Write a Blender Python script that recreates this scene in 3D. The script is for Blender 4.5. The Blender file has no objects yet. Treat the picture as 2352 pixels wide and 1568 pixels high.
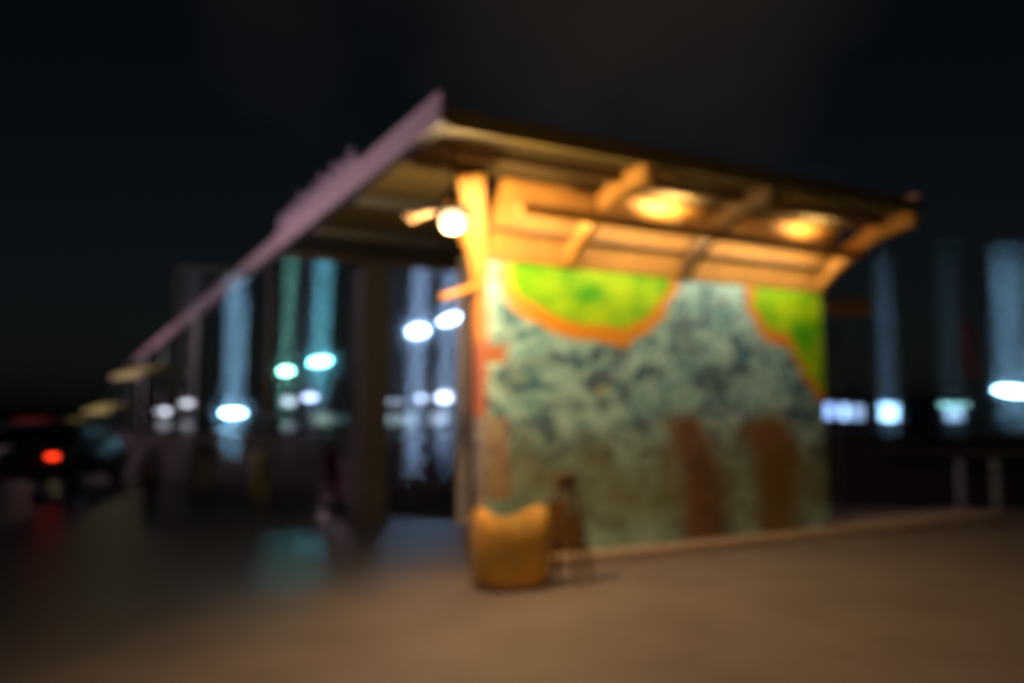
import bpy, bmesh, math, random
from mathutils import Vector, Matrix, noise
random.seed(7)
S = bpy.context.scene
COL = S.collection
R = math.radians

# ------------------------------------------------------------------ camera
CAMZ, F, PITCH = 1.6, 1860.0, math.atan(166/1860.0)
cam = bpy.data.cameras.new('camera'); co = bpy.data.objects.new('camera', cam); COL.objects.link(co)
co.location = (0, 0, CAMZ); co.rotation_euler = (R(90)+PITCH, 0, 0)
cam.sensor_width = 36; cam.lens = F/2352*36; cam.clip_end = 3000; cam.clip_start = 0.02
cam.dof.use_dof = True
cam.dof.focus_distance = 1.0
cam.dof.aperture_fstop = cam.lens/1000/0.0175
cam.dof.aperture_ratio = 0.8
S.camera = co

# ------------------------------------------------------------------ night sky
w = bpy.data.worlds.new('World'); S.world = w; w.use_nodes = True
nt = w.node_tree; N = nt.nodes; L = nt.links
bg = N['Background']
sky = N.new('ShaderNodeTexSky'); sky.sky_type = 'NISHITA'; sky.sun_disc = False
sky.sun_elevation = R(20); sky.sun_rotation = R(180); sky.air_density = 1.0; sky.dust_density = 2
tc = N.new('ShaderNodeTexCoord')
nz = N.new('ShaderNodeTexNoise'); nz.inputs['Scale'].default_value = 2.2; nz.inputs['Detail'].default_value = 3
L.new(tc.outputs['Generated'], nz.inputs['Vector'])
rp = N.new('ShaderNodeValToRGB'); rp.color_ramp.elements[0].position = .60; rp.color_ramp.elements[1].position = 1.0
rp.color_ramp.elements[0].color = (.0, .0, .0, 1); rp.color_ramp.elements[1].color = (.32, .22, .13, 1)   # thin cloud catching town light
cd = N.new('ShaderNodeVectorMath'); cd.operation = 'DOT_PRODUCT'; cd.inputs[1].default_value = Vector((.12, .88, .50)).normalized()
nv = N.new('ShaderNodeVectorMath'); nv.operation = 'NORMALIZE'; L.new(tc.outputs['Generated'], nv.inputs[0]); L.new(nv.outputs[0], cd.inputs[0])
cm = N.new('ShaderNodeMapRange'); cm.inputs['From Min'].default_value = .955; cm.inputs['From Max'].default_value = 1.0; cm.inputs['To Max'].default_value = .42; L.new(cd.outputs['Value'], cm.inputs['Value'])
ca = N.new('ShaderNodeMath'); ca.operation = 'ADD'; L.new(nz.outputs['Fac'], ca.inputs[0]); L.new(cm.outputs[0], ca.inputs[1])
L.new(ca.outputs[0], rp.inputs['Fac'])
hs = N.new('ShaderNodeMix'); hs.data_type = 'RGBA'; hs.blend_type = 'MULTIPLY'; hs.inputs[0].default_value = 1
L.new(sky.outputs[0], hs.inputs[6]); hs.inputs[7].default_value = (.023, .024, .025, 1)
ad = N.new('ShaderNodeMix'); ad.data_type = 'RGBA'; ad.blend_type = 'ADD'; ad.inputs[0].default_value = 1
L.new(hs.outputs[2], ad.inputs[6]); L.new(rp.outputs[0], ad.inputs[7])
L.new(ad.outputs[2], bg.inputs['Color'])
bg.inputs['Strength'].default_value = 0.05
S.view_settings.view_transform = 'Standard'; S.view_settings.look = 'None'
S.view_settings.exposure = 0; S.view_settings.gamma = 1
S.cycles.use_denoising = True
S.cycles.use_adaptive_sampling = False
S.cycles.max_bounces = 6; S.cycles.transparent_max_bounces = 12
S.cycles.sample_clamp_indirect = 0
S.cycles.sample_clamp_direct = 0

# ------------------------------------------------------------------ pixel -> world (2352 x 1568 frame)
cp, sp = math.cos(PITCH), math.sin(PITCH)
def ray(px, py):
    x, y = (px-1176)/F, (784-py)/F
    return Vector((x, cp-sp*y, sp+cp*y))
def at(px, py, Y):
    d = ray(px, py); return Vector((0, 0, CAMZ))+d*(Y/d.y)
def gnd(px, py, z=0.0):
    d = ray(px, py); return Vector((0, 0, CAMZ))+d*((z-CAMZ)/d.z)
def proj(p):
    v = Vector(p)-Vector((0, 0, CAMZ))
    zc = v.y*cp+v.z*sp; yc = -v.y*sp+v.z*cp
    return 1176+F*v.x/zc, 784-F*yc/zc
A = math.atan((4580-1176)/F/ cp)
U = Vector((math.sin(A), math.cos(A), 0)); V = Vector((-U.y, U.x, 0))
P0 = gnd(1112, 1316)
def W(u, s, z): return P0+U*u-V*s+Vector((0, 0, z))      # u along the mural wall, s out in front of it
ROT = math.atan2(U.y, U.x)

# ------------------------------------------------------------------ helpers
def obj(name, bm, mats, parent=None, smooth=False):
    me = bpy.data.meshes.new(name)
    bmesh.ops.recalc_face_normals(bm, faces=bm.faces)
    bm.to_mesh(me); bm.free()
    for m in (mats if isinstance(mats, (list, tuple)) else [mats]): me.materials.append(m)
    if smooth:
        for p in me.polygons: p.use_smooth = True
    o = bpy.data.objects.new(name, me); COL.objects.link(o)
    if parent: o.parent = parent
    return o
def tag(o, label=None, cat=None, group=None, kind=None):
    for k, v in (('label', label), ('category', cat), ('group', group), ('kind', kind)):
        if v: o[k] = v
    return o
def empty(name, loc, rz, label, cat, group=None):
    o = bpy.data.objects.new(name, None); COL.objects.link(o)
    o.location = loc; o.rotation_euler = (0, 0, rz); o.empty_display_size = .2
    return tag(o, label, cat, group)
def box(bm, c, size, rz=0, bev=0, rx=0, ry=0, mi=0):
    m = Matrix.Translation(c) @ Matrix.Rotation(rz, 4, 'Z') @ Matrix.Rotation(ry, 4, 'Y') @ Matrix.Rotation(rx, 4, 'X') @ Matrix.Diagonal((size[0], size[1], size[2], 1))
    r = bmesh.ops.create_cube(bm, size=1, matrix=m)
    vs = r['verts']
    if bev:
        es = list({e for v in vs for e in v.link_edges})
        q = bmesh.ops.bevel(bm, geom=es, offset=bev, segments=2, affect='EDGES', profile=.5)
        fs = q['faces']
    return vs
def tube(bm, pts, r, n=10, cap=True):
    pts = [Vector(p) for p in pts]; rings = []
    rr = r if isinstance(r, (list, tuple)) else [r]*len(pts)
    for i, p in enumerate(pts):
        t = (pts[min(i+1, len(pts)-1)]-pts[max(i-1, 0)]).normalized()
        a = t.cross(Vector((0, 0, 1)))
        if a.length < 1e-3: a = Vector((1, 0, 0))
        a.normalize(); b = t.cross(a)
        rings.append([bm.verts.new(p+(a*math.cos(k*2*math.pi/n)+b*math.sin(k*2*math.pi/n))*rr[i]) for k in range(n)])
    for i in range(len(rings)-1):
        for k in range(n):
            bm.faces.new((rings[i][k], rings[i][(k+1) % n], rings[i+1][(k+1) % n], rings[i+1][k]))
    if cap:
        bm.faces.new(rings[0][::-1]); bm.faces.new(rings[-1])
def lathe(bm, prof, n=24, c=(0, 0, 0)):
    rings = []
    for r, z in prof:
        rings.append([bm.verts.new((c[0]+r*math.cos(k*2*math.pi/n), c[1]+r*math.sin(k*2*math.pi/n), c[2]+z)) for k in range(n)])
    for i in range(len(rings)-1):
        for k in range(n):
            bm.faces.new((rings[i][k], rings[i][(k+1) % n], rings[i+1][(k+1) % n], rings[i+1][k]))
    bm.faces.new(rings[0][::-1]); bm.faces.new(rings[-1])
def extrude_prof(bm, prof, x0, x1, axis='x'):
    """closed 2-D profile swept between x0 and x1"""
    f = (lambda a, p: (a, p[0], p[1])) if axis == 'x' else (lambda a, p: (p[0], a, p[1]))
    a = [bm.verts.new(f(x0, p)) for p in prof]; b = [bm.verts.new(f(x1, p)) for p in prof]
    n = len(prof)
    for k in range(n): bm.faces.new((a[k], a[(k+1) % n], b[(k+1) % n], b[k]))
    bm.faces.new(a[::-1]); bm.faces.new(b)
def copy_tree(o, parent=None):
    c = o.copy(); COL.objects.link(c)
    if parent: c.parent = parent
    for ch in [x for x in bpy.data.objects if x.parent == o]: copy_tree(ch, c)
    return c

# ------------------------------------------------------------------ materials
def mat(name, col, rough=.6, metal=0, var=.25, scale=6, col2=None, bump=0, bscale=60, spec=.5):
    m = bpy.data.materials.new(name); m.use_nodes = True
    n, l = m.node_tree.nodes, m.node_tree.links
    b = n['Principled BSDF']; b.inputs['Roughness'].default_value = rough; b.inputs['Metallic'].default_value = metal
    b.inputs['Specular IOR Level'].default_value = spec
    t = n.new('ShaderNodeTexNoise'); t.inputs['Scale'].default_value = scale; t.inputs['Detail'].default_value = 6
    g = n.new('ShaderNodeTexCoord'); l.new(g.outputs['Object'], t.inputs['Vector'])
    r = n.new('ShaderNodeValToRGB'); r.color_ramp.elements[0].position = .3; r.color_ramp.elements[1].position = .7
    c2 = col2 or tuple(c*(1-var) for c in col)
    r.color_ramp.elements[0].color = (*c2, 1); r.color_ramp.elements[1].color = (*col, 1)
    l.new(t.outputs['Fac'], r.inputs['Fac']); l.new(r.outputs[0], b.inputs['Base Color'])
    if bump:
        t2 = n.new('ShaderNodeTexNoise'); t2.inputs['Scale'].default_value = bscale; t2.inputs['Detail'].default_value = 4
        l.new(g.outputs['Object'], t2.inputs['Vector'])
        bu = n.new('ShaderNodeBump'); bu.inputs['Strength'].default_value = bump; bu.inputs['Distance'].default_value = .02
        l.new(t2.outputs['Fac'], bu.inputs['Height']); l.new(bu.outputs[0], b.inputs['Normal'])
    return m
def emit(name, col, s):
    m = bpy.data.materials.new(name); m.use_nodes = True
    n, l = m.node_tree.nodes, m.node_tree.links
    b = n['Principled BSDF']; b.inputs['Base Color'].default_value = (*[min(1, c) for c in col], 1)
    b.inputs['Emission Color'].default_value = (*col, 1); b.inputs['Emission Strength'].default_value = s
    return m
def window_light(name, col, s, scale=3):
    """lit room behind a window: uneven brightness"""
    m = emit(name, col, s); n, l = m.node_tree.nodes, m.node_tree.links
    t = n.new('ShaderNodeTexNoise'); t.inputs['Scale'].default_value = scale; g = n.new('ShaderNodeTexCoord')
    l.new(g.outputs['Object'], t.inputs['Vector'])
    mr = n.new('ShaderNodeMapRange'); mr.inputs['From Min'].default_value = .35; mr.inputs['From Max'].default_value = .65
    mr.inputs['To Min'].default_value = s*.2; mr.inputs['To Max'].default_value = s*1.6
    l.new(t.outputs['Fac'], mr.inputs['Value']); l.new(mr.outputs[0], n['Principled BSDF'].inputs['Emission Strength'])
    return m
M = dict(
    asphalt=mat('asphalt', (.04, .046, .054), .3, var=.35, scale=1.5, bump=.25, bscale=90),
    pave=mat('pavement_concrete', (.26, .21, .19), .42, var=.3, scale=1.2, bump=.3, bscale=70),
    kerb=mat('kerb_stone', (.45, .34, .24), .7, bump=.3),
    wall=mat('wall_render', (.2, .2, .17), .8, bump=.2),
    fascia=mat('fascia_paint', (.42, .30, .37), .5, var=.12, scale=3),
    deck=mat('ceiling_boards', (.066, .048, .015), .6, scale=3, bump=.2),
    timber=mat('warm_timber', (.62, .31, .07), .5, scale=5, bump=.2),
    trim=mat('olive_trim', (.34, .25, .08), .6, scale=4),
    timber_d=mat('dark_timber', (.16, .1, .05), .55, scale=8),
    steel=mat('painted_steel', (.45, .42, .44), .35, .3),
    alu=mat('aluminium', (.5, .52, .55), .3, .9, var=.1),
    white=mat('white_gloss_paint', (.75, .68, .72), .3, var=.1),
    dark=mat('dark_metal', (.03, .032, .036), .5, .3),
    concrete=mat('concrete', (.04, .037, .04), .75, bump=.3),
    parapet=mat('parapet_render', (.022, .02, .02), .8, bump=.3),
    tin=mat('roof_tiles', (.42, .32, .46), .55, scale=9),
    orange=mat('orange_paint', (.68, .34, .04), .6, scale=2.2, col2=(.32, .20, .03)),
    wood=mat('brown_wood', (.16, .075, .015), .6, scale=8),
    yellow=mat('yellow_plastic', (.3, .26, .02), .45),
    greyp=mat('grey_plastic', (.14, .15, .17), .5),
    red=mat('red_paint', (.09, .012, .014), .3),
    brown=mat('brown_paint', (.12, .07, .06), .35),
    black=mat('black_paint', (.012, .012, .014), .5),
    rubber=mat('rubber', (.02, .02, .02), .8),
    seat=mat('black_vinyl', (.02, .018, .018), .5),
    glassd=mat('dark_glass', (.01, .012, .015), .5, spec=.2),
    olive=mat('olive_canvas', (.5, .47, .2), .7, scale=3),
    cloth=mat('red_canvas', (.35, .04, .06), .7),
    bldg=mat('far_render', (.05, .055, .065), .8),
    water=mat('water', (.006, .01, .014), .12, var=.3, scale=.3, bump=.5, bscale=1.2),
    shore=mat('shore_earth', (.02, .022, .02), .9),
    banner=mat('banner_red', (.4, .09, .07), .7),
    leaf=mat('leaf', (.05, .06, .05), .6),
)

# ------------------------------------------------------------------ ground
bm = bmesh.new(); bmesh.ops.create_grid(bm, x_segments=2, y_segments=2, size=1200, matrix=Matrix.Translation((0, 900, 0)))
tag(obj('road', bm, M['asphalt']), kind='structure')
pm = M['pave']; n_, l_ = pm.node_tree.nodes, pm.node_tree.links     # paving colour blends to the dark asphalt colour on the left
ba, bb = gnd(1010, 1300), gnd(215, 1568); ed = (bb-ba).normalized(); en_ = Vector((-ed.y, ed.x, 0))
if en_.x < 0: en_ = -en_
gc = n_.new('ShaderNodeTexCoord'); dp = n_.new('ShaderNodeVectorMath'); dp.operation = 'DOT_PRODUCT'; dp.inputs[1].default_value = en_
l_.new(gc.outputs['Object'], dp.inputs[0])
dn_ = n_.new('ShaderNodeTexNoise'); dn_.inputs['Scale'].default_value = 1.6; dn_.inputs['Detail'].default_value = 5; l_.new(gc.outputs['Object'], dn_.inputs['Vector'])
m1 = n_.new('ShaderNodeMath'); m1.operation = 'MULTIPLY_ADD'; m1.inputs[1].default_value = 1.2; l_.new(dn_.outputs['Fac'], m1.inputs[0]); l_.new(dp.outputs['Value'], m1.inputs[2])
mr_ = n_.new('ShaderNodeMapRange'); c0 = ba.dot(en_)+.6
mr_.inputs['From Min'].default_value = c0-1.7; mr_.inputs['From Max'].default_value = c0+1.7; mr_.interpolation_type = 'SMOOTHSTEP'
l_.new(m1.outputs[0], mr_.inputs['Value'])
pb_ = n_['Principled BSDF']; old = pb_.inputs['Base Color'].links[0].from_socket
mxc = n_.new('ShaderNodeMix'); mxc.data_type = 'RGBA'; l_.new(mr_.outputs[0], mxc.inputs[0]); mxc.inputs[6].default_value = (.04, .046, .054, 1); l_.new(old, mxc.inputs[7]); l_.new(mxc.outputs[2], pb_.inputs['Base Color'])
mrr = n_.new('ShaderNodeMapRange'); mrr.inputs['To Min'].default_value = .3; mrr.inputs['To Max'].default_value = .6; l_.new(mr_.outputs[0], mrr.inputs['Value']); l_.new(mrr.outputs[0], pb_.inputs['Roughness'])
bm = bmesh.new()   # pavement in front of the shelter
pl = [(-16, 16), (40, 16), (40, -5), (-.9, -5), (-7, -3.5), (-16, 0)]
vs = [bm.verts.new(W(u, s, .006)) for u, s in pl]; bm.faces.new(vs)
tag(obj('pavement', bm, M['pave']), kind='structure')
bm = bmesh.new()   # raised step the wall stands on, running on to the right
prof = [(-.6, 0.01), (-.6, .13), (.16, .13), (.19, .10), (.19, .01)]
a = [bm.verts.new(W(0.15, s, z)) for s, z in prof]; b = [bm.verts.new(W(8.6, s, z)) for s, z in prof]
for k in range(5): bm.faces.new((a[k], a[(k+1) % 5], b[(k+1) % 5], b[k]))
bm.faces.new(a[::-1]); bm.faces.new(b)
tag(obj('kerb', bm, M['kerb']), kind='structure')
bm = bmesh.new(); bmesh.ops.create_grid(bm, x_segments=1, y_segments=1, size=1, matrix=Matrix.Translation((0, 148, .012)) @ Matrix.Diagonal((600, 66, 1, 1)))
tag(obj('water', bm, M['water']), kind='structure')
bm = bmesh.new()
for i in range(60):
    x = -420+i*14; h = 1.0+2.2*noise.noise(Vector((i*.23, 3, 0)))**2*6
    box(bm, (x, 232+6*math.sin(i), h/2-.3), (15, 16, h), bev=.3)
tag(obj('far_shore', bm, M['shore']), kind='structure')

# ------------------------------------------------------------------ shelter with the painted wall
WL, WH, WT = 5.03, 3.2, .26
UL, UR, SF, SB, EZ = -1.15, 5.0, 1.5, -4.6, 3.98       # roof extents and eave height
sh = empty('shelter', W(0, 0, 0), ROT, 'roadside shelter with a painted mural wall under a lit timber roof', 'shelter')
# inside the shelter everything is local: x = u, y = -s
def inside(px, py, poly):
    c = False; n = len(poly); j = n-1
    for i in range(n):
        xi, yi = poly[i]; xj, yj = poly[j]
        if (yi > py) != (yj > py) and px < (xj-xi)*(py-yi)/(yj-yi)+xi: c = not c
        j = i
    return c
G1 = [(1168, 600), (1545, 600), (1540, 655), (1515, 695), (1480, 733), (1435, 752), (1395, 750), (1345, 745), (1270, 722), (1215, 690), (1180, 655)]
O1 = [(1142, 600), (1562, 600), (1560, 665), (1530, 715), (1490, 765), (1432, 798), (1395, 786), (1330, 782), (1240, 756), (1192, 720), (1160, 675)]
G2 = [(1722, 600), (1925, 600), (1925, 940), (1893, 905), (1850, 850), (1822, 800), (1815, 770), (1765, 756), (1735, 700)]
O2 = [(1697, 600), (1930, 600), (1930, 960), (1870, 905), (1830, 845), (1808, 800), (1752, 782), (1722, 725)]
T1 = [(1520, 970), (1560, 940), (1610, 955), (1640, 1010), (1660, 1100), (1692, 1260), (1570, 1260), (1566, 1080), (1540, 1010)]
T2 = [(1690, 990), (1730, 955), (1780, 940), (1815, 970), (1832, 1020), (1832, 1250), (1745, 1250), (1742, 1100), (1720, 1040)]
SPOTS = [(1375, 878, 34, 30, .9), (1365, 820, 15, 14, .7), (1413, 815, 16, 16, .8), (1442, 788, 14, 15, .7), (1568, 750, 22, 36, .7),
         (1660, 700, 22, 16, .5), (1640, 870, 46, 34, .75), (1585, 800, 34, 14, .6), (1500, 850, 30, 12, .6), (1300, 930, 60, 14, .5),
         (1390, 930, 20, 26, .6), (1435, 900, 16, 30, .6), (1180, 870, 34, 34, .65), (1150, 790, 26, 30, .5), (1700, 850, 30, 18, .5),
         (1740, 800, 24, 22, .5), (1500, 700, 20, 22, .5), (1620, 740, 10, 24, .6), (1250, 830, 55, 20, .4), (1470, 980, 30, 16, .5),
         (1340, 1010, 34, 40, .4), (1420, 1200, 40, 24, .5), (1650, 940, 50, 20, .55), (1840, 940, 34, 30, .45), (1880, 1120, 28, 44, .55)]
def mix(a, b, f): return tuple(x+(y-x)*f for x, y in zip(a, b))
JIT = [(0, 0)]+[(rr*math.cos(a), rr*math.sin(a)) for rr in (12, 24) for a in (0, 1.05, 2.1, 3.14, 4.2, 5.25)]
def nvec(p): return Vector((noise.noise(p+Vector((13.1, 2.7, 5.3))), noise.noise(p+Vector((4.4, 17.9, 8.2))), noise.noise(p+Vector((7.7, 3.3, 21.5)))))
def paint(p):
    px, py = proj(p)
    q = Vector((p[0]*1.0, p[1], p[2]))
    px += 9*noise.noise(q*5); py += 8*noise.noise(q*5+Vector((9, 2, 4)))
    wv = nvec(q*2.1)*.30+nvec(q*5)*.07
    q2 = Vector((q.x+wv.x, q.y+wv.y, (q.z+wv.z)*.8))
    a1 = noise.noise(q2*3.3+Vector((4, 1, 2))); b1 = noise.noise(q2*6.5+Vector((1, 8, 3))); n2 = noise.noise(q2*11)
    vein = max(0, 1-abs(b1)*7)
    c = mix((.20, .47, .50), (.46, .78, .78), max(0, min(1, .55+a1*1.5)))
    c = mix(c, (.60, .86, .80), .75*vein)
    c = mix(c, (.045, .13, .23), max(0, min(.85, (-b1-.13)*4.5)))
    c = mix(c, (.10, .30, .40), max(0, min(.6, (n2-.15)*3)))
    for sx, sy, rx, ry, k in SPOTS:
        d = math.hypot((px-sx)/rx, (py-sy)/ry)
        if d < 1.25: c = mix(c, (.06, .085, .15), k*.85*max(0, min(1, (1.25-d)*2.2)))
    if math.hypot((px-1382)/16, (py-893)/13) < 1: c = (.5, .62, .35)
    # earth-coloured lower band, darkened in the paint to stand for dimmer light
    f = max(0, min(1, (py-945)/90))*(1-max(0, min(1, (py-1150)/80))*.75)
    f *= .8*max(0, min(1, (px-1120)/60))*(.75+.6*noise.noise(q2*3+Vector((3, 3, 8))))
    c = mix(c, (.14, .095, .025), max(0, min(1, f)))
    if py > 1010: c = mix(c, (.30, .36, .14), .35*max(0, min(1, (py-1010)/80)))
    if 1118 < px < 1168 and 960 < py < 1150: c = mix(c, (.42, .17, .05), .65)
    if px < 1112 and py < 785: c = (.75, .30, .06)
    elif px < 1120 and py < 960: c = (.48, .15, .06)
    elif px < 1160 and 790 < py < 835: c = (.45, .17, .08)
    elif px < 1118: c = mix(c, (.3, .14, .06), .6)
    if 1255 < px < 1345 and py > 1140+abs(px-1275)*1.1: c = (.22, .10, .015)
    k1 = sum(inside(px+dx, py+dy, T1) for dx, dy in JIT)/len(JIT); k2 = sum(inside(px+dx, py+dy, T2) for dx, dy in JIT)/len(JIT)
    if k1: c = mix(c, mix((.20, .07, .02), (.10, .045, .012), max(0, min(1, (px-1590)/80+n2))), k1*.9)
    if k2: c = mix(c, mix((.22, .09, .02), (.18, .09, .008), max(0, min(1, (py-1000)/60))), k2*.9)
    if inside(px, py, O1): c = mix((.80, .33, .02), (.85, .42, .10), max(0, min(1, (1250-px)/80)))
    if inside(px, py, O2): c = (.78, .30, .03)
    if inside(px, py, G1) or inside(px, py, G2):
        c = mix((.05, .46, .003), (.52, .82, .004), max(0, min(1, .55+.75*noise.noise(q*3.2+Vector((2, 0, 0)))+.5*n2)))
    return (*c, 1)
def wall_mesh():
    bm = bmesh.new(); lay = bm.loops.layers.float_color.new('paint')
    nx, nzz = 250, 160
    g = [[bm.verts.new((WL*i/nx, 0, WH*j/nzz)) for j in range(nzz+1)] for i in range(nx+1)]
    cc = {}
    for i in range(nx+1):
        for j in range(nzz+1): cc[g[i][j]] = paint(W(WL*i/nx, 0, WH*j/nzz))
    for i in range(nx):
        for j in range(nzz):
            f = bm.faces.new((g[i][j], g[i+1][j], g[i+1][j+1], g[i][j+1]))
            for lp in f.loops: lp[lay] = cc[lp.vert]
    ny = 14
    h = [[g[0][j] if k == 0 else bm.verts.new((0, WT*k/ny, WH*j/nzz)) for j in range(nzz+1)] for k in range(ny+1)]
    for k in range(ny+1):
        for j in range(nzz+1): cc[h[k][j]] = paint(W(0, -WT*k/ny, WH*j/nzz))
    for k in range(ny):
        for j in range(nzz):
            f = bm.faces.new((h[k+1][j], h[k][j], h[k][j+1], h[k+1][j+1]))
            for lp in f.loops: lp[lay] = cc[lp.vert]
    # back, right end and top in plain render
    q = [bm.verts.new(v) for v in ((WL, 0, 0), (WL, WT, 0), (0, WT, 0), (0, 0, WH), (WL, 0, WH), (WL, WT, WH), (0, WT, WH))]
    for a in ((0, 1, 5, 4), (1, 2, 6, 5), (4, 5, 6, 3)):
        f = bm.faces.new([q[i] for i in a]); f.material_index = 1
    me = bpy.data.meshes.new('mural_wall'); bm.to_mesh(me); bm.free()
    mm = bpy.data.materials.new('mural_paint'); mm.use_nodes = True
    n, l = mm.node_tree.nodes, mm.node_tree.links
    at_ = n.new('ShaderNodeAttribute'); at_.attribute_name = 'paint'
    b_ = n['Principled BSDF']; b_.inputs['Roughness'].default_value = .55
    l.new(at_.outputs['Color'], b_.inputs['Base Color'])
    t2 = n.new('ShaderNodeTexNoise'); t2.inputs['Scale'].default_value = 40; bu = n.new('ShaderNodeBump'); bu.inputs['Strength'].default_value = .2; bu.inputs['Distance'].default_value = .01
    g2 = n.new('ShaderNodeTexCoord'); l.new(g2.outputs['Object'], t2.inputs['Vector']); l.new(t2.outputs['Fac'], bu.inputs['Height']); l.new(bu.outputs[0], b_.inputs['Normal'])
    me.materials.append(mm); me.materials.append(M['wall'])
    o = bpy.data.objects.new('mural_wall', me); COL.objects.link(o); o.parent = sh
wall_mesh()
# roof deck, ceiling boards, fascias
bm = bmesh.new(); box(bm, ((UL+UR)/2, -(SF+SB)/2, EZ+.145), (UR-UL-.1, SF-SB-.1, .06), bev=.02); obj('roof', bm, M['tin'], sh)
bm = bmesh.new()
nb = 26; y0 = -SF+.05; y1 = -SB-.05; bw = (y1-y0)/nb
for i in range(nb):
    box(bm, ((UL+UR)/2, y0+(i+.5)*bw, EZ+.03+(.004 if i % 2 else 0)), (UR-UL-.12, bw-.012, .03))
box(bm, ((UL+UR)/2, (y0+y1)/2, EZ+.08), (UR-UL-.14, y1-y0, .05))
obj('ceiling', bm, M['deck'], sh)
bm = bmesh.new(); box(bm, ((UL+UR)/2+.03, -SF, EZ+.045), (UR-UL-.06, .05, .17), bev=.01); obj('front_fascia', bm, M['trim'], sh)
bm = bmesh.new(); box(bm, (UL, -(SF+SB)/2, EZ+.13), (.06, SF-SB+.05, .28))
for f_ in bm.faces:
    if f_.normal.z < -.5 or f_.normal.x > .5: f_.material_index = 1  # dark under and inner faces stand in for shade at the roof edge
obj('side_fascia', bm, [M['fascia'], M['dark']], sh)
bm = bmesh.new(); box(bm, (UL+.045, -(SF+SB)/2, EZ+.05), (.025, SF-SB-.05, .17), bev=.005); obj('shade_board', bm, M['dark'], sh)  # dark board added to hide lamp light on the fascia's inner face
bm = bmesh.new(); box(bm, (UR-.0, -(SF+SB)/2, EZ+.12), (.05, SF-SB-.02, .2), bev=.01); obj('side_fascia', bm, M['timber'], sh)
bm = bmesh.new(); box(bm, ((UL+UR)/2, -SB, EZ+.1), (UR-UL-.08, .06, .22), bev=.01); obj('rear_beam', bm, M['timber_d'], sh)
# scalloped ridge tiles standing up along the left roof edge
bm = bmesh.new()
yy = 2.2-SF
k = 0
while yy < -SB-.3:
    hgt = .05+.14*abs(math.sin(k*1.7))+.05*(k % 3)
    tube(bm, [(UL+.06, yy, EZ+.2), (UL+.03, yy+.05, EZ+.27+hgt*.7), (UL+.0, yy+.13, EZ+.28+hgt)], [.08, .07, .02], 8)
    yy += .17; k += 1
obj('edge_tiles', bm, M['tin'], sh)
# lit boarded cove between wall top and the ceiling
cove = [(0.004, WH+.01), (.04, WH+.16), (.09, WH+.32), (.16, WH+.48), (.25, WH+.62), (.36, EZ-.02)]
bm = bmesh.new()
for i in range(len(cove)-1):
    (s0, z0), (s1, z1) = cove[i], cove[i+1]
    extrude_prof(bm, [(-s0-.002, z0+.004), (-s1+.004, z1-.004), (-s1+.004, z1+.03), (-s0-.002, z0+.035)], 0.02, WL-.02)
obj('cove', bm, M['timber'], sh)
def bracket(u, m=M['timber'], wd=.11):
    bm = bmesh.new(); lo, up = [], []
    for i in range(13):
        t = i/12; s = .03+1.43*t; z = WH-.02+(EZ-.15-WH)*(1-(1-t)**2.1)
        lo.append((-s, z)); up.append((-s, min(EZ+.0, z+.22)))
    extrude_prof(bm, lo+up[::-1], u-wd/2, u+wd/2)
    return obj('bracket', bm, m, sh)
def u_of(px, py, z):
    return (gnd(px, py, z)-P0).dot(U)
for u in (u_of(1510, 352, EZ-.05)+.22, u_of(1815, 425, EZ-.05), WL-.06): bracket(u, M['timber_d'] if 2.6 < u < 4.4 else M['timber'])
def beam(s, z, h, d, u0, u1, m):
    bm = bmesh.new(); box(bm, ((u0+u1)/2, -s, z), (u1-u0, d, h), bev=.008); return obj('purlin', bm, m, sh)
beam(.66, WH+.40, .10, .08, .04, WL-.02, M['timber'])
beam(.15, WH+.30, .03, .06, .0, WL-.02, M['timber_d'])
beam(1.05, EZ-.06, .07, .07, -.9, WL-.02, M['timber_d'])
beam(-.9, EZ-.07, .12, .1, UL+.05, UR-.05, M['dark'])
beam(-2.6, EZ-.07, .12, .1, UL+.05, UR-.05, M['dark'])
# left-hand bracket and strut carrying the overhang
q = gnd(1078, 395, EZ-.03)-P0; qx, qy = q.dot(U), q.dot(V)
bm = bmesh.new()
dn = Vector((qx-.0, qy-.12, 0)).normalized(); sd = Vector((-dn.y, dn.x, 0)); ln_ = math.hypot(qx, qy-.12)
ra_, rb_ = [], []
for i in range(13):
    t = i/12; base = Vector((0, .12, 0))+dn*(ln_*t); z = WH-.25+(EZ-.05-WH+.25)*(1-(1-t)**1.6)
    wd = .08+.05*t
    ra_.append([bm.verts.new(base+sd*k*wd+Vector((0, 0, zz))) for k, zz in ((-1, z), (1, z), (1, min(EZ, z+.22)), (-1, min(EZ, z+.22)))])
for a, b in zip(ra_, ra_[1:]):
    for k in range(4): bm.faces.new((a[k], a[(k+1) % 4], b[(k+1) % 4], b[k]))
bm.faces.new(ra_[0]); bm.faces.new(ra_[-1][::-1])
obj('corner_bracket', bm, M['timber'], sh)
bm = bmesh.new(); lo, up = [], []
for i in range(11):
    t = i/10; x = .02-.40*t; z = WH-.3+(.72)*(1-(1-t)**1.5)
    lo.append((x, z)); up.append((x, z+.17))
extrude_prof(bm, lo+up[::-1], .07, .16, 'y'); obj('corner_bracket', bm, M['timber'], sh)
bm = bmesh.new(); tube(bm, [(-.0, .09, 2.95), (-.45, .09, 2.78)], .035); obj('strut', bm, M['timber'], sh)
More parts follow.
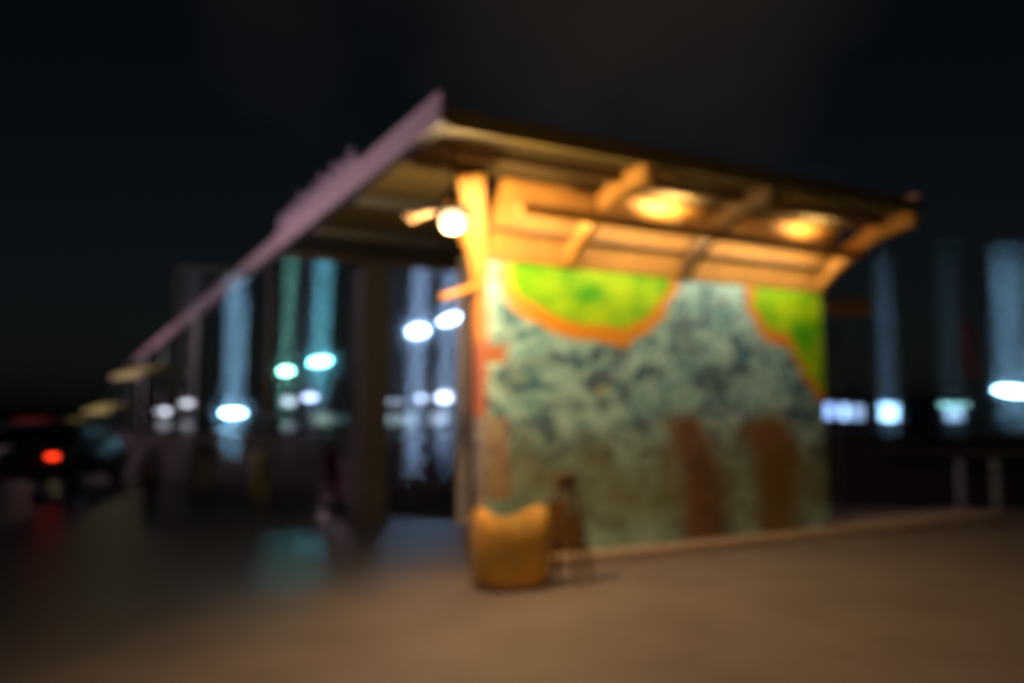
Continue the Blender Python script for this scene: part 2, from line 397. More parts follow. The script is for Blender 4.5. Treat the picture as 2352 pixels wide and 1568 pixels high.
# posts and square column at the back
def post(px, py, r, name, m, sq=False):
    d = ray(px, py); p = gnd(px, py)-P0
    x, y = p.dot(U), p.dot(V)
    bm = bmesh.new()
    if sq: box(bm, (x, y, (EZ-.12)/2), (r*2, r*2, EZ-.12), bev=.02)
    else:
        tube(bm, [(x, y, 0), (x, y, EZ-.02)], r, 14); lathe(bm, [(.11, .0), (.11, .02), (r, .05)], 16, (x, y, 0))
    return obj(name, bm, m, sh), (x, y)
_, xy = post(1062, 1200, .075, 'post', M['white'])
post(846, 1204, .20, 'column', M['concrete'], True)

# ------------------------------------------------------------------ lamps under the shelter roof
def plight(name, loc, e, col, rad, parent=None):
    l = bpy.data.lights.new(name, 'POINT'); l.energy = e; l.color = col; l.shadow_soft_size = rad
    o = bpy.data.objects.new(name, l); COL.objects.link(o); o.location = loc
    if parent: o.parent = parent
    return o
WARM = (1.0, .66, .30)
lamp_g = emit('warm_bulb', (1, .60, .30), 6)
LP = at(1040, 495, 7.35)
bl = empty('bulkhead_lamp', LP, ROT, 'glaring warm bulkhead lamp hung beside the mural wall corner', 'lamp')
bm = bmesh.new(); lathe(bm, [(.01, -.15), (.05, -.142), (.085, -.115), (.103, -.08), (.108, -.05), (.10, -.015), (.08, .008)], 20); obj('globe', bm, lamp_g, bl, True)
bm = bmesh.new(); lathe(bm, [(.17, .012), (.18, .02), (.16, .06), (.05, .10), (.02, .10), (.015, EZ-LP.z)], 20); obj('cap', bm, M['dark'], bl, True)
plight('lamp_light', (0, 0, -.22), 250, WARM, .06, bl)
up_m = emit('uplight_glass', (1, .6, .2), 12)
ups = []
for i, (u, en) in enumerate(((u_of(1535, 470, EZ)-.1, 165), (u_of(1810, 525, EZ), 85))):
    lab = ['warm uplight behind the roof beam making the larger ceiling glow', 'warm uplight making the smaller ceiling glow near the right roof end'][i]
    e = empty('uplight', W(u, .585, WH+.445), ROT, lab, 'lamp', 'uplights hidden behind the shelter beam')
    bm = bmesh.new(); lathe(bm, [(.03, -.06), (.05, -.04), (.055, 0), (.045, .0)], 16); obj('housing', bm, M['dark'], e, True)
    bm = bmesh.new(); lathe(bm, [(.043, -.004), (.03, .006), (.01, .008)], 14); obj('lens', bm, up_m, e, True)
    q_ = bpy.data.lights.new('lamp_light', 'SPOT'); q_.energy = en; q_.color = WARM; q_.shadow_soft_size = .03; q_.spot_size = R(135); q_.spot_blend = 1
    o = bpy.data.objects.new('lamp_light', q_); COL.objects.link(o); o.parent = e; o.location = (0, -.05, .02); o.rotation_euler = (R(180-14), 0, 0)
e = empty('tube_lamp', W(WL/2, .52, WH+.435), ROT, 'long warm tube lamp behind the roof beam washing down the mural', 'lamp')
bm = bmesh.new(); tube(bm, [(-2.3, 0, 0), (2.3, 0, 0)], .014, 10); obj('tube', bm, emit('tube_glow', (1, .62, .26), 5), e, True)
bm = bmesh.new(); box(bm, (0, -.035, .03), (4.66, .02, .06)); obj('housing', bm, M['dark'], e)
q_ = bpy.data.lights.new('lamp_light', 'AREA'); q_.shape = 'RECTANGLE'; q_.size = 4.5; q_.size_y = .03; q_.energy = 34; q_.color = (1, .80, .54)
o = bpy.data.objects.new('lamp_light', q_); COL.objects.link(o); o.parent = e; o.location = (0, .02, -.02); o.rotation_euler = (R(42), 0, 0)

# glowing beads added for the dotted reflection beside the bulkhead lamp
p = at(962, 497, 7.5)
bm = bmesh.new(); random.seed(3)
tube(bm, [(.16, 0, .04), (0, 0, .0), (-.08, 0, -.05)], .004, 6)
for k in range(22):
    x = random.uniform(-.12, .14); z = x*.25+random.uniform(-.035, .035)*(1-x*2)
    bmesh.ops.create_icosphere(bm, subdivisions=1, radius=.006, matrix=Matrix.Translation((x, random.uniform(-.02, .02), z)))
o = obj('sparkle_beads', bm, emit('sparkle_glow', (1, .6, .28), 3.5)); o.location = p
tag(o, 'small cluster of glowing beads added as a warm sparkle just left of the glaring bulkhead lamp', 'string light')

# ------------------------------------------------------------------ long walkway rail running away on the left
wk = empty('walkway_beam', W(UL, SB, 0), ROT, 'long lilac beam on slender posts running off into the dark on the left', 'pergola')
bm = bmesh.new(); box(bm, (0, 40, EZ+.10), (.1, 80, .26), bev=.012); obj('rail', bm, M['fascia'], wk)
for y in (8, 16, 24, 32, 40, 52, 64, 76):
    bm = bmesh.new(); tube(bm, [(0, y+.4, 0), (0, y+.4, EZ-.03)], .05); obj('post', bm, M['steel'], wk)

# ------------------------------------------------------------------ invented clear screens that draw lamps into vertical streaks
def sheet_mat(ribbed, RIB=(0, 0), SCAT=.3):
    """sheet of the invented screens; its far face scatters lamps into streaks up and down"""
    m = bpy.data.materials.new('streak_sheet' if ribbed else 'streak_sheet_clear'); m.use_nodes = True
    n, l = m.node_tree.nodes, m.node_tree.links
    for x in list(n): n.remove(x)
    out = n.new('ShaderNodeOutputMaterial')
    cl = n.new('ShaderNodeBsdfRefraction'); cl.inputs['Roughness'].default_value = 0; cl.inputs['IOR'].default_value = 1.45
    cl.inputs['Color'].default_value = (.97, .98, .985, 1)
    if not ribbed:
        l.new(cl.outputs[0], out.inputs['Surface']); return m
    rf = n.new('ShaderNodeBsdfRefraction'); rf.inputs['Roughness'].default_value = 0; rf.inputs['IOR'].default_value = 1.45
    rf.inputs['Color'].default_value = (.95, .96, 1, 1)
    geo = n.new('ShaderNodeNewGeometry'); tcd = n.new('ShaderNodeTexCoord')
    def wnoise(k):
        va = n.new('ShaderNodeVectorMath'); va.operation = 'ADD'; va.inputs[1].default_value = (k*1.37, k*2.11, k*.73); l.new(tcd.outputs['Object'], va.inputs[0])
        q = n.new('ShaderNodeTexWhiteNoise'); q.noise_dimensions = '3D'; l.new(va.outputs[0], q.inputs['Vector']); return q.outputs['Value']
    def rng(src, lo, hi):
        q = n.new('ShaderNodeMapRange'); q.inputs['To Min'].default_value = lo; q.inputs['To Max'].default_value = hi; l.new(src, q.inputs['Value']); return q.outputs[0]
    def math_(op, a_, b_):
        q = n.new('ShaderNodeMath'); q.operation = op
        for k, v in enumerate((a_, b_)):
            if isinstance(v, (int, float)): q.inputs[k].default_value = v
            else: l.new(v, q.inputs[k])
        return q.outputs[0]
    # vertical tilts imitate light streaks; small tilts every way imitate a glow round lamps
    ver = math_('ADD', rng(wnoise(0), RIB[0], RIB[1]), rng(wnoise(1), -.07, .07))
    hor = math_('ADD', rng(wnoise(2), -.007, .007), rng(wnoise(3), -.007, .007))
    dv = math_('ADD', rng(wnoise(4), -.035, .035), rng(wnoise(5), -.035, .035)); dh = math_('ADD', rng(wnoise(6), -.035, .035), rng(wnoise(7), -.035, .035))
    pick = math_('LESS_THAN', wnoise(8), .20)
    def blend(a_, b_):
        q = n.new('ShaderNodeMix'); l.new(pick, q.inputs[0]); l.new(a_, q.inputs[2]); l.new(b_, q.inputs[3]); return q.outputs[0]
    cx = n.new('ShaderNodeCombineXYZ'); l.new(blend(ver, dv), cx.inputs['Z'])
    hx = blend(hor, dh); l.new(math_('MULTIPLY', hx, U.x), cx.inputs['X']); l.new(math_('MULTIPLY', hx, U.y), cx.inputs['Y'])
    ad_ = n.new('ShaderNodeVectorMath'); ad_.operation = 'ADD'; l.new(geo.outputs['Normal'], ad_.inputs[0]); l.new(cx.outputs[0], ad_.inputs[1])
    no = n.new('ShaderNodeVectorMath'); no.operation = 'NORMALIZE'; l.new(ad_.outputs[0], no.inputs[0]); l.new(no.outputs[0], rf.inputs['Normal'])
    mx = n.new('ShaderNodeMixShader'); mx.inputs[0].default_value = SCAT
    l.new(cl.outputs[0], mx.inputs[1]); l.new(rf.outputs[0], mx.inputs[2])
    l.new(mx.outputs[0], out.inputs['Surface'])
    return m
ACR = [sheet_mat(False), sheet_mat(True, (-.56, .14), .30)]
ACR_FULL = [ACR[0], sheet_mat(True, (-.54, .50), .42)]
def screen(a, b, z0, z1, label, group, frame=None, acr=None):
    d = b-a; ln = d.length; rz = math.atan2(d.y, d.x)
    e = empty('streak_screen', (a.x, a.y, 0), rz, label, 'screen', group)
    bm = bmesh.new(); box(bm, (ln/2, 0, (z0+z1)/2), (ln-.05, .012, z1-z0-.03))
    for f_ in bm.faces:
        if f_.calc_center_median().y > .004: f_.material_index = 1
    obj('pane', bm, acr or ACR, e)
    bm = bmesh.new()
    for x in (0, ln): box(bm, (x, 0, z1/2), (.02, .03, z1))
    box(bm, (ln/2, 0, z0-.02), (ln-.025, .03, .04)); box(bm, (ln/2, 0, z1), (ln-.025, .03, .03))
    obj('frame', bm, frame or M['dark'], e)
    return e
back = SB+.25
def onback(px):   # point on the vertical plane s = back under pixel column px
    d = ray(px, 950); d.z = 0
    n = V; k = (P0-V*back).dot(n)/d.dot(n); p = d*k; p.z = 0; return p
xs = [330, 590, 812, 1056]
xs2 = [812-6, 884]
GL = 'added clear streak screens below the back of the roof'
screen(onback(400), onback(612), .08, 3.62, 'added clear screen at the far left beside the walkway beam, making one broad blue streak', GL)
screen(onback(616), onback(808), .08, 3.9, 'added clear screen left of the square column, making two teal streaks', GL)
screen(onback(890), onback(1056), .08, 3.9, 'added clear streak screen between the square column and the slim post', GL, acr=ACR_FULL)
ra, rb = at(1985, 950, 14), at(2470, 950, 12.5); ra.z = rb.z = 0
screen(ra, rb, 1.0, 4.55, 'tall added streak screen standing alone at the right edge', None, M['dark'], [ACR[0], sheet_mat(True, (-.50, .10), .15)])

# ------------------------------------------------------------------ things by the wall corner
def rounded_planter():
    c = gnd(1172, 1345)
    e = empty('planter', (c.x, c.y, .007), ROT-.1, 'orange painted concrete planter with a notched rim at the wall corner', 'planter')
    bm = bmesh.new(); n = 28; rings = []
    for z, r in ((0, .27), (.04, .33), (.25, .37), (.5, .36), (.66, .33)):
        ring = []
        for k in range(n):
            a = 2*math.pi*k/n
            zz = z+(.06*math.cos(2*a) if z > .6 else .05*math.cos(2*a) if z > .4 else 0)
            sx = abs(math.cos(a))**.7*math.copysign(1, math.cos(a)); sy = abs(math.sin(a))**.7*math.copysign(1, math.sin(a))
            ring.append(bm.verts.new((r*1.02*sx, r*.8*sy, zz)))
        rings.append(ring)
    for r_in, dz in ((.27, 0), (.25, -.12)):
        ring = []
        for k in range(n):
            a = 2*math.pi*k/n; zz = .66+dz+.06*math.cos(2*a)
            sx = abs(math.cos(a))**.7*math.copysign(1, math.cos(a)); sy = abs(math.sin(a))**.7*math.copysign(1, math.sin(a))
            ring.append(bm.verts.new((r_in*1.02*sx, r_in*.8*sy, zz)))
        rings.append(ring)
    for i in range(len(rings)-1):
        for k in range(n): bm.faces.new((rings[i][k], rings[i][(k+1) % n], rings[i+1][(k+1) % n], rings[i+1][k]))
    bm.faces.new(rings[0][::-1])
    obj('pot', bm, M['orange'], e, True)
    bm = bmesh.new(); lathe(bm, [(.2, .40), (.26, .45), (.1, .47)], 20); obj('soil', bm, M['wood'], e)
rounded_planter()
c = gnd(1300, 1335)
e = empty('trestle_stand', (c.x, c.y, .007), ROT+.5, 'dark brown wooden trestle stand between the orange planter and the mural', 'stand')
for sy in (-1, 1):
    for sx in (-1, 1):
        bm = bmesh.new(); tube(bm, [(sx*.13, sy*.2, 0), (sx*.09, sy*.03, .93)], .026, 8); obj('leg', bm, M['wood'], e)
    bm = bmesh.new(); box(bm, (0, sy*.125, .35), (.24, .02, .06)); obj('rail', bm, M['wood'], e)
bm = bmesh.new(); box(bm, (0, 0, .97), (.30, .09, .08), bev=.01); obj('top_bar', bm, M['wood'], e)

# ------------------------------------------------------------------ dark parapet along the waterfront
def parapet(a, b, h, th, label):
    d = b-a; ln = d.length
    e = empty('parapet_wall', (a.x, a.y, 0), math.atan2(d.y, d.x), label, 'wall')
    bm = bmesh.new(); box(bm, (ln/2, 0, h/2), (ln, th, h)); obj('wall_body', bm, M['parapet'], e)
    bm = bmesh.new(); box(bm, (ln/2, 0, h+.035), (ln+.06, th+.1, .07), bev=.012); obj('coping', bm, M['concrete'], e)
pa, pb = at(1850, 950, 14.5), at(2700, 950, 14.0)
parapet(Vector((pa.x, pa.y, 0)), Vector((pb.x, pb.y, 0)), 1.15, .25, 'dark low parapet wall to the right of the mural')
pa, pb = at(150, 950, 24), at(1080, 950, 17)
parapet(Vector((pa.x, pa.y, 0)), Vector((pb.x, pb.y, 0)), 1.0, .25, 'dark low parapet wall behind the parked scooters on the left')
BOL = 'pale bollards before the right parapet'
for i, (px, py) in enumerate(((2212, 1178), (2292, 1180))):
    p = gnd(px, py)
    bm = bmesh.new(); lathe(bm, [(.09, 0), (.09, .05), (.07, .06), (.065, .75), (.075, .78), (.06, .85), (.02, .88)], 16)
    o = obj('bollard', bm, M['greyp'], None, True); o.location = p
    tag(o, ['pale grey bollard before the right parapet, the nearer to the mural', 'pale grey bollard before the right parapet, the one nearest the right edge'][i], 'bollard', BOL)
# small projecting sign and red banner to the right of the shelter
p = at(1950, 705, 13)
e = empty('hanging_sign', (p.x, p.y, 0), 0, 'small plain amber board on a dark pole right of the mural', 'sign')
bm = bmesh.new(); box(bm, (0, 0, p.z), (.72, .05, .28), bev=.02); obj('board', bm, M['timber'], e)
bm = bmesh.new(); tube(bm, [(-.2, .06, 0), (-.2, .06, p.z+.18)], .03); obj('pole', bm, M['dark'], e)
p = at(2212, 800, 20)
e = empty('banner', (p.x, p.y, 0), 0, 'dim red vertical banner on a dark mast by the right parapet', 'banner')
bm = bmesh.new()
g = [[bm.verts.new((.32*i/6-.0, .05*math.sin(i*.9+j*.3), p.z-.75+1.4*j/10)) for j in range(11)] for i in range(7)]
g2 = [[bm.verts.new((v.co.x, v.co.y+.012, v.co.z)) for v in r_] for r_ in g]
for i in range(6):
    for j in range(10):
        bm.faces.new((g[i][j], g[i+1][j], g[i+1][j+1], g[i][j+1])); bm.faces.new((g2[i][j+1], g2[i+1][j+1], g2[i+1][j], g2[i][j]))
obj('flag_cloth', bm, M['banner'], e, True)
bm = bmesh.new(); tube(bm, [(-.06, 0, 0), (-.06, 0, p.z+.8)], .03); obj('mast', bm, M['dark'], e)

# ------------------------------------------------------------------ parked scooters, bin, bollard, car on the left
def scooter(px, py, rz, paint, label):
    p = gnd(px, py)
    e = empty('scooter', (p.x, p.y, 0), rz, label, 'scooter', 'scooters parked along the left parapet')
    for x in (-.62, .62):
        bm = bmesh.new(); n = 24
        vs = []
        for k in range(n):
            a = 2*math.pi*k/n; ring = []
            for q in range(8):
                b_ = 2*math.pi*q/8; r_ = .21+.055*math.cos(b_)
                ring.append(bm.verts.new((x+r_*math.cos(a), .055*math.sin(b_), .265+r_*math.sin(a))))
            vs.append(ring)
        for k in range(n):
            for q in range(8): bm.faces.new((vs[k][q], vs[(k+1) % n][q], vs[(k+1) % n][(q+1) % 8], vs[k][(q+1) % 8]))
        wv = obj('wheel', bm, M['rubber'], e, True)
        bm = bmesh.new(); tube(bm, [(x, -.03, .265), (x, .03, .265)], .15, 18); obj('rim', bm, M['alu'], wv)
    bm = bmesh.new()   # body: side profile swept
    prof = [(-.85, .55), (-.8, .35), (-.35, .22), (.2, .20), (.38, .24), (.5, .55), (.56, .9), (.48, .93), (.36, .62), (.25, .34), (.05, .31), (-.05, .62), (-.3, .7), (-.78, .72)]
    extrude_prof(bm, prof, -.15, .15, 'y'); bmesh.ops.bevel(bm, geom=list(bm.edges), offset=.025, segments=2, affect='EDGES'); obj('body', bm, paint, e)
    bm = bmesh.new(); box(bm, (-.38, 0, .76), (.75, .27, .1), bev=.04); obj('seat', bm, M['seat'], e)
    bm = bmesh.new(); tube(bm, [(.66, 0, .27), (.52, 0, .95), (.5, 0, 1.0)], .03); tube(bm, [(.42, -.33, 1.03), (.5, 0, 1.0), (.42, .33, 1.03)], .018); obj('handlebar', bm, M['dark'], e)
    bm = bmesh.new(); box(bm, (.62, 0, .5), (.3, .1, .05), bev=.02, ry=.2); obj('mudguard', bm, paint, e)
    for sy in (-1, 1):
        bm = bmesh.new(); tube(bm, [(.46, sy*.26, 1.03), (.45, sy*.28, 1.2)], .008); lathe(bm, [(.02, 1.19), (.055, 1.22), (.05, 1.27), (.01, 1.28)], 10, (.45, sy*.28, 0)); obj('mirror', bm, M['dark'], e)
scooter(790, 1178, ROT+1.75, M['red'], 'dark red scooter parked beside the square column')
scooter(345, 1150, ROT+1.4, M['brown'], 'brown scooter parked alone between the stalls and the grey bin')
p = gnd(462, 1130)
e = empty('waste_bin', p, .3, 'pale grey wheeled bin left of the yellow barrel', 'bin')
bm = bmesh.new()
extrude_prof(bm, [(-.24, .08), (.22, .08), (.3, .95), (-.28, .95)], -.26, .26); bmesh.ops.bevel(bm, geom=list(bm.edges), offset=.03, segments=2, affect='EDGES'); obj('bin_body', bm, M['greyp'], e)
bm = bmesh.new(); box(bm, (0, 0, .99), (.6, .64, .06), bev=.02, rx=.06); obj('lid', bm, M['greyp'], e)
for x in (-.22, .22):
    bm = bmesh.new(); tube(bm, [(x-.03, .2, .09), (x+.03, .2, .09)], .09, 16); obj('wheel', bm, M['rubber'], e)
p = gnd(597, 1150)
e = empty('barrel', p, 0, 'yellow plastic barrel with dark hoops standing by the left screen', 'barrel')
bm = bmesh.new(); lathe(bm, [(.12, 0), (.15, .03), (.17, .3), (.17, .6), (.15, .86), (.12, .9), (.10, .88)], 24); obj('drum', bm, M['yellow'], e, True)
for z in (.2, .68):
    bm = bmesh.new(); lathe(bm, [(.168, z-.02), (.182, z-.01), (.182, z+.02), (.168, z+.03)], 24); obj('hoop', bm, M['dark'], e)
# car with a lit tail lamp, seen from behind at far left
p = gnd(132, 1124)
cz = empty('parked_car', p, R(100), 'dark car at the far left with one glowing red tail lamp', 'car')
bm = bmesh.new()
prof = [(-2.1, .35), (-2.15, .75), (-2.0, .98), (-1.55, 1.02), (-1.15, 1.42), (.35, 1.45), (1.05, 1.02), (1.95, .88), (2.15, .6), (2.1, .32)]
extrude_prof(bm, prof, -.84, .84, 'y')
for v in bm.verts:
    if v.co.z > 1.2: v.co.y *= .78
bmesh.ops.bevel(bm, geom=list(bm.edges), offset=.06, segments=3, affect='EDGES'); obj('body', bm, M['black'], cz, True)
bm = bmesh.new(); box(bm, (-1.42, 0, 1.24), (.03, 1.16, .34), ry=R(45)); obj('rear_window', bm, M['glassd'], cz)
for sy in (-1, 1):
    bm = bmesh.new(); box(bm, (-.35, sy*.775, 1.22), (1.3, .03, .28), rx=sy*R(18)); obj('side_window', bm, M['glassd'], cz)
    for x in (-1.35, 1.35):
        bm = bmesh.new(); tube(bm, [(x, sy*.68, .32), (x, sy*.88, .32)], .32, 24); wv = obj('wheel', bm, M['rubber'], cz)
        bm = bmesh.new(); tube(bm, [(x, sy*.87, .32), (x, sy*.89, .32)], .19, 18); obj('rim', bm, M['alu'], wv)
tl = emit('tail_red', (1, .04, .01), 4); to = mat('tail_red_off', (.3, .01, .01), .3)
for sy in (-1, 1):
    bm = bmesh.new(); box(bm, (-2.13, sy*.62, .80), (.06, .17, .09), bev=.02); obj('tail_lamp', bm, tl if sy < 0 else to, cz)
bm = bmesh.new(); box(bm, (-2.13, 0, .48), (.14, 1.6, .2), bev=.04); obj('bumper', bm, M['dark'], cz)

# ------------------------------------------------------------------ stalls with olive awnings
st_em = emit('stall_bulb', (1, .85, .35), 25)
def stall(px, py, Y, wd, rz, label, canvas, en, lc=(1, .85, .4), grp='market stalls receding on the left'):
    p = at(px, py, Y); z = p.z
    e = empty('market_stall', (p.x, p.y, 0), rz, label, 'stall', grp)
    bm = bmesh.new(); n = 10
    f, g_ = [], []
    for i in range(n+1):
        x = -wd/2+wd*i/n
        f.append([bm.verts.new((x, -.8, z-.28+.03*(i % 2))), bm.verts.new((x, -.78, z-.12)), bm.verts.new((x, .0, z+.16)), bm.verts.new((x, .8, z-.1)),
                  bm.verts.new((x, .78, z-.14)), bm.verts.new((x, .0, z+.12)), bm.verts.new((x, -.75, z-.15)), bm.verts.new((x, -.77, z-.28))])
    for i in range(n):
        for k in range(8): bm.faces.new((f[i][k], f[i+1][k], f[i+1][(k+1) % 8], f[i][(k+1) % 8]))
    bm.faces.new(f[0]); bm.faces.new(f[-1][::-1])
    obj('awning', bm, canvas, e)
    for sx in (-1, 1):
        for y in (-.7, .7):
            bm = bmesh.new(); tube(bm, [(sx*(wd/2-.06), y, 0), (sx*(wd/2-.06), y, z-.12)], .025, 8); obj('pole', bm, M['dark'], e)
    bm = bmesh.new(); box(bm, (0, -.35, .85), (wd-.2, .6, .06)); box(bm, (0, -.62, .42), (wd-.25, .03, .8)); obj('counter', bm, M['dark'], e)
    if en:
        plight('stall_light', (0, -1.0, z+.45), en*.5, lc, .1, e)
stall(345, 852, 26, 1.9, ROT-1.2, 'olive awning stall nearest the lilac beam, the highest of three', M['olive'], 16)
stall(262, 935, 34, 1.9, ROT-1.1, 'olive awning stall, middle of the three, low under the beam end', M['olive'], 20)
stall(185, 968, 38, 1.8, ROT-1.1, 'pale olive awning stall next to the dark car', M['olive'], 18)
stall(85, 965, 40, 1.8, 0, 'dim stall under a red awning at the far left edge', M['cloth'], 14, (1, .5, .4))

# ------------------------------------------------------------------ street lamps beyond
def street_lamp(px, py, Y, wpx, hpx, col, s, label, group, arm=1, tilt=0):
    p = at(px, py, Y); k = Y/F
    e = empty('street_lamp', (p.x, p.y, 0), 0, label, 'street lamp', group)
    w_, h_ = wpx*k, hpx*k
    dx = (w_*.5+.5)*arm
    bm = bmesh.new(); tube(bm, [(dx, .3, 0), (dx, .3, p.z*.5), (dx, .3, p.z+h_*.6+.1)], [.09, .07, .05], 10)
    lathe(bm, [(.16, 0), (.16, .25), (.1, .3)], 12, (dx, .3, 0)); obj('pole', bm, M['dark'], e)
    bm = bmesh.new(); tube(bm, [(dx, .3, p.z+h_*.6+.05), (dx*.5, .15, p.z+h_*.6+.14), (0, 0, p.z+h_*.5+.03)], .035, 8); obj('arm', bm, M['dark'], e)
    bm = bmesh.new(); box(bm, (0, 0, p.z+h_*.5+.02), (w_*1.1, .4, .07), bev=.02, ry=-tilt); obj('lamp_head', bm, M['dark'], e)
    bm = bmesh.new(); bmesh.ops.create_uvsphere(bm, u_segments=20, v_segments=12, radius=.5, matrix=Matrix.Translation((0, 0, p.z)) @ Matrix.Rotation(-tilt, 4, 'Y') @ Matrix.Diagonal((w_, max(.2, w_*.5), h_, 1)))
    obj('lens', bm, emit('lamp_glow', col, s*1.0), e, True)
TEAL, GRN, BLU, ICE = (.20, .80, 1.0), (.30, .95, .78), (.42, .64, 1.0), (.34, .70, 1.0)
SL = 'tall street lamps beyond the shelter'
street_lamp(535, 948, 30, 50, 16, ICE, 40, 'low wide white street lamp below the broad blue streak, alone at left', SL)
street_lamp(657, 852, 45, 24, 14, GRN, 30, 'greenish white street lamp, the smaller and lower of the teal pair', SL, 1, .1)
street_lamp(735, 830, 42, 44, 15, TEAL, 40, 'teal white street lamp, the larger and upper of the teal pair', SL, 1, .15)
street_lamp(960, 760, 38, 42, 24, BLU, 34, 'glaring blue-white street lamp right of the square column', SL, -1, .15)
street_lamp(1033, 733, 40, 46, 16, BLU, 36, 'glaring blue-white street lamp next to the slim post, highest of all', SL, -1, .4)
street_lamp(2328, 898, 36, 84, 20, ICE, 30, 'long blue-white street lamp at the right edge behind the tall screen', SL, 1, -.1)
# far shore lamps
FS = 'small lamps on the far shore'
far = [(375, 944, 26, 12, (.8, .85, 1), 3, 'faint lamp on the far shore, leftmost'), (429, 926, 28, 14, (.85, .88, 1), 2.6, 'faint lamp on the far shore above and right of the leftmost'),
       (516, 986, 24, 6, ICE, 2.0, 'small light below the broad bright lamp on the left'),
       (663, 922, 26, 18, (.7, .85, 1), 2.2, 'dim far shore lamp under the greenish lamp'), (712, 912, 30, 14, (.55, .65, 1), 6, 'bright far shore lamp under the teal lamp'),
       (905, 923, 58, 5, (.6, .75, 1), 4, 'long thin far light just right of the square column'), (968, 914, 18, 12, (.6, .72, 1), 6, 'small far shore lamp under the glaring blue lamp'),
       (1020, 912, 28, 22, (.6, .72, 1), 10, 'bright far shore lamp near the slim post')]
for px, py, wp, hp, col, s, lab in far:
    Y = 215 if py < 948 else 45
    p = at(px, py, Y); k = Y/F
    e = empty('shore_lamp', (p.x, p.y, 0), 0, lab, 'lamp', FS)
    bm = bmesh.new(); tube(bm, [(0, .3, 0), (0, .3, p.z+hp*k*.4)], .08, 8); obj('pole', bm, M['dark'], e)
    bm = bmesh.new(); bmesh.ops.create_uvsphere(bm, u_segments=14, v_segments=8, radius=.5, matrix=Matrix.Translation((0, 0, p.z)) @ Matrix.Diagonal((wp*k, .5, hp*k, 1)))
    obj('globe', bm, emit('shore_glow', col, s*1.2), e, True)
# low waterfront buildings with lit windows
def building(px0, px1, ytop, Y, wins, label, grp='low waterfront buildings with lit windows'):
    a, b = at(px0, 950, Y), at(px1, 950, Y); h = at((px0+px1)/2, ytop, Y).z
    cx, wd = (a.x+b.x)/2, b.x-a.x
    e = empty('waterfront_building', (cx, Y, 0), 0, label, 'building', grp)
    bm = bmesh.new(); box(bm, (0, 3, h/2), (wd, 6, h)); obj('wall', bm, M['bldg'], e)
    bm = bmesh.new(); extrude_prof(bm, [(-.4, h), (6.4, h), (3, h+.5)], -wd/2-.3, wd/2+.3); obj('roof', bm, M['dark'], e)
    for (x0, y0, x1, y1, col, s) in wins:
        p, q = at(x0, y0, Y), at(x1, y1, Y)
        bm = bmesh.new()
        ww, hh = q.x-p.x, p.z-q.z; mx, mz = (p.x+q.x)/2-cx, (p.z+q.z)/2
        for d in (-1, 1):
            box(bm, (mx+d*(ww/2+.04), -.05, mz), (.08, .1, hh)); box(bm, (mx, -.05, mz+d*(hh/2+.04)), (ww+.16, .1, .08))
        for k in range(1, 3): box(bm, (mx-ww/2+ww*k/3, -.05, mz), (.05, .06, hh))
        f = obj('window', bm, M['dark'], e)
        bm = bmesh.new(); box(bm, (mx, -.02, mz), (ww, .02, hh)); obj('pane', bm, window_light('lit_window', col, s), f)
building(690, 812, 938, 70, [(722, 948, 760, 975, (.65, .9, .8), .5), (765, 950, 795, 972, (.3, .6, .65), .25)], 'low dark building with teal windows left of the square column')
building(860, 1075, 938, 60, [(880, 950, 952, 976, (.55, .75, .85), .9), (990, 946, 1026, 976, (.6, .75, .95), 1.1)], 'low dark building with two pale windows between column and post')
building(1880, 2010, 915, 55, [(1886, 925, 1914, 962, (.3, .5, 1), 3), (1922, 926, 1946, 964, (.35, .6, 1), 4), (1958, 930, 1984, 964, (.4, .6, 1), 1.6)], 'low building with three blue windows just right of the mural')
building(2016, 2088, 912, 58, [(2020, 926, 2062, 966, (.35, .65, 1), 6)], 'narrow building with one bright blue-white doorway')
building(2130, 2245, 915, 60, [(2160, 926, 2222, 934, (.35, .85, .9), 3), (2172, 938, 2216, 966, (.35, .6, .9), 2)], 'low building with a pale teal shopfront at the right')
building(1075, 1100, 960, 62, [], 'x') if 0 else None

# ------------------------------------------------------------------ street lamp behind the camera that lights forecourt and fascia
e = empty('street_lamp', (-3.0, -4.5, 0), 0, 'street lamp behind the viewer with an amber-white head', 'street lamp')
bm = bmesh.new(); tube(bm, [(0, 0, 0), (0, 0, 4), (0, 0, 6.6), (.5, .3, 6.9), (1.3, .8, 6.95)], [.1, .08, .06, .05, .04], 12); obj('pole', bm, M['dark'], e)
bm = bmesh.new(); box(bm, (1.5, .95, 6.95), (.6, .3, .12), rz=.55, bev=.04); obj('lamp_head', bm, M['dark'], e)
bm = bmesh.new(); box(bm, (1.5, .95, 6.87), (.4, .2, .04), rz=.55); obj('lens', bm, emit('rose_lens', (1, .7, .75), 5), e)
sl = bpy.data.lights.new('lamp_light', 'SPOT'); sl.energy = 1450; sl.color = (1, .60, .36); sl.shadow_soft_size = .15; sl.spot_size = R(56); sl.spot_blend = 1
so = bpy.data.objects.new('lamp_light', sl); COL.objects.link(so); so.parent = e; so.location = (1.5, .95, 6.75)
so.rotation_euler = (Vector((.9, 4.6, 0))-(Vector((-3.0, -4.5, 0))+Vector((1.5, .95, 6.75)))).to_track_quat('-Z', 'Y').to_euler()
e = empty('street_lamp', (-12.5, 8, 0), 0, 'street lamp on the left throwing pale rose light on the roof edge', 'street lamp')
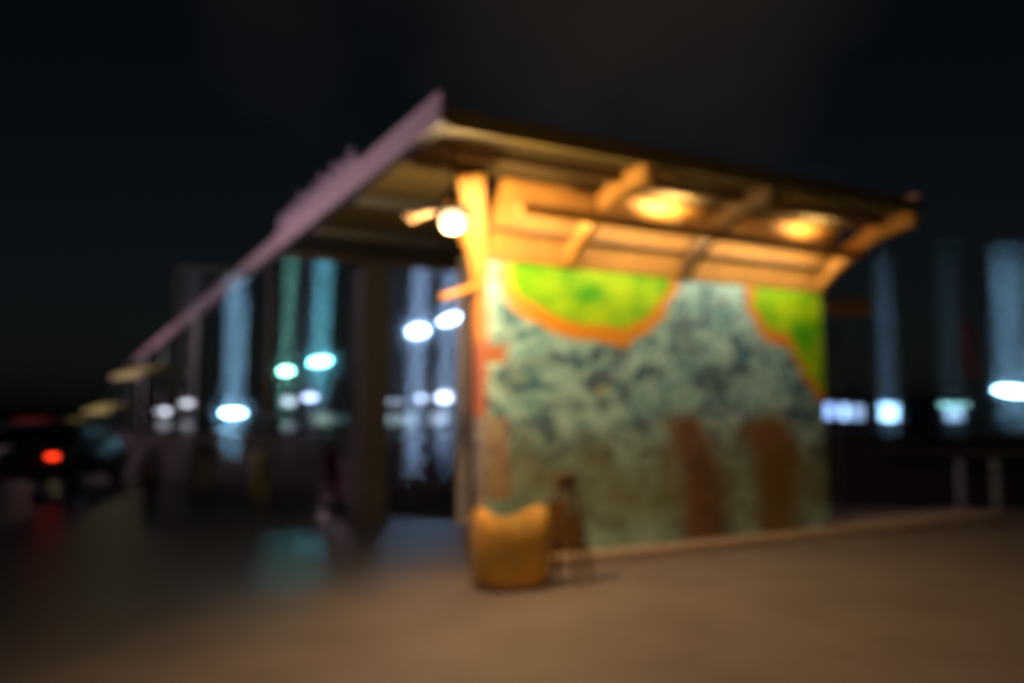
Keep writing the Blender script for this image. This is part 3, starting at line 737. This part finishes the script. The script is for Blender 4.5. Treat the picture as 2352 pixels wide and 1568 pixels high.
bm = bmesh.new(); tube(bm, [(0, 0, 0), (0, 0, 4), (0, 0, 5.6), (.5, .1, 5.9), (1.3, .2, 5.95)], [.1, .08, .06, .05, .04], 12); obj('pole', bm, M['dark'], e)
bm = bmesh.new(); box(bm, (1.5, .2, 5.95), (.6, .3, .12), bev=.04); obj('lamp_head', bm, M['dark'], e)
bm = bmesh.new(); box(bm, (1.5, .2, 5.87), (.4, .2, .04)); obj('lens', bm, emit('rose_lens', (1, .6, .8), 5), e)
sl = bpy.data.lights.new('lamp_light', 'SPOT'); sl.energy = 2000; sl.color = (1, .70, .74); sl.shadow_soft_size = .15; sl.spot_size = R(84); sl.spot_blend = 1
so = bpy.data.objects.new('lamp_light', sl); COL.objects.link(so); so.parent = e; so.location = (1.5, .2, 5.7)
so.rotation_euler = (Vector((-2.0, 9.4, 8.0))-Vector((-11, 8.2, 5.7))).to_track_quat('-Z', 'Y').to_euler()

# third lamp, unseen at far left, added to light the long walkway beam
e = empty('street_lamp', (-30, 22, 0), 0, 'unseen far left lamp added to light the receding long beam', 'street lamp')
bm = bmesh.new(); tube(bm, [(0, 0, 0), (0, 0, 4), (0, 0, 6.6), (.5, .1, 6.9), (1.3, .2, 6.95)], [.1, .08, .06, .05, .04], 12); obj('pole', bm, M['dark'], e)
bm = bmesh.new(); box(bm, (1.5, .2, 6.95), (.6, .3, .12), bev=.04); obj('lamp_head', bm, M['dark'], e)
bm = bmesh.new(); box(bm, (1.5, .2, 6.87), (.4, .2, .04)); obj('lens', bm, emit('added_lens_far', (1, .6, .8), 5), e)
sl = bpy.data.lights.new('lamp_light', 'SPOT'); sl.energy = 8000; sl.color = (1, .66, .76); sl.shadow_soft_size = .15; sl.spot_size = R(130); sl.spot_blend = 1
so = bpy.data.objects.new('lamp_light', sl); COL.objects.link(so); so.parent = e; so.location = (1.5, .2, 6.7)
so.rotation_euler = (Vector((-9.0, 27, 9.6))-Vector((-28.5, 22.2, 6.7))).to_track_quat('-Z', 'Y').to_euler()
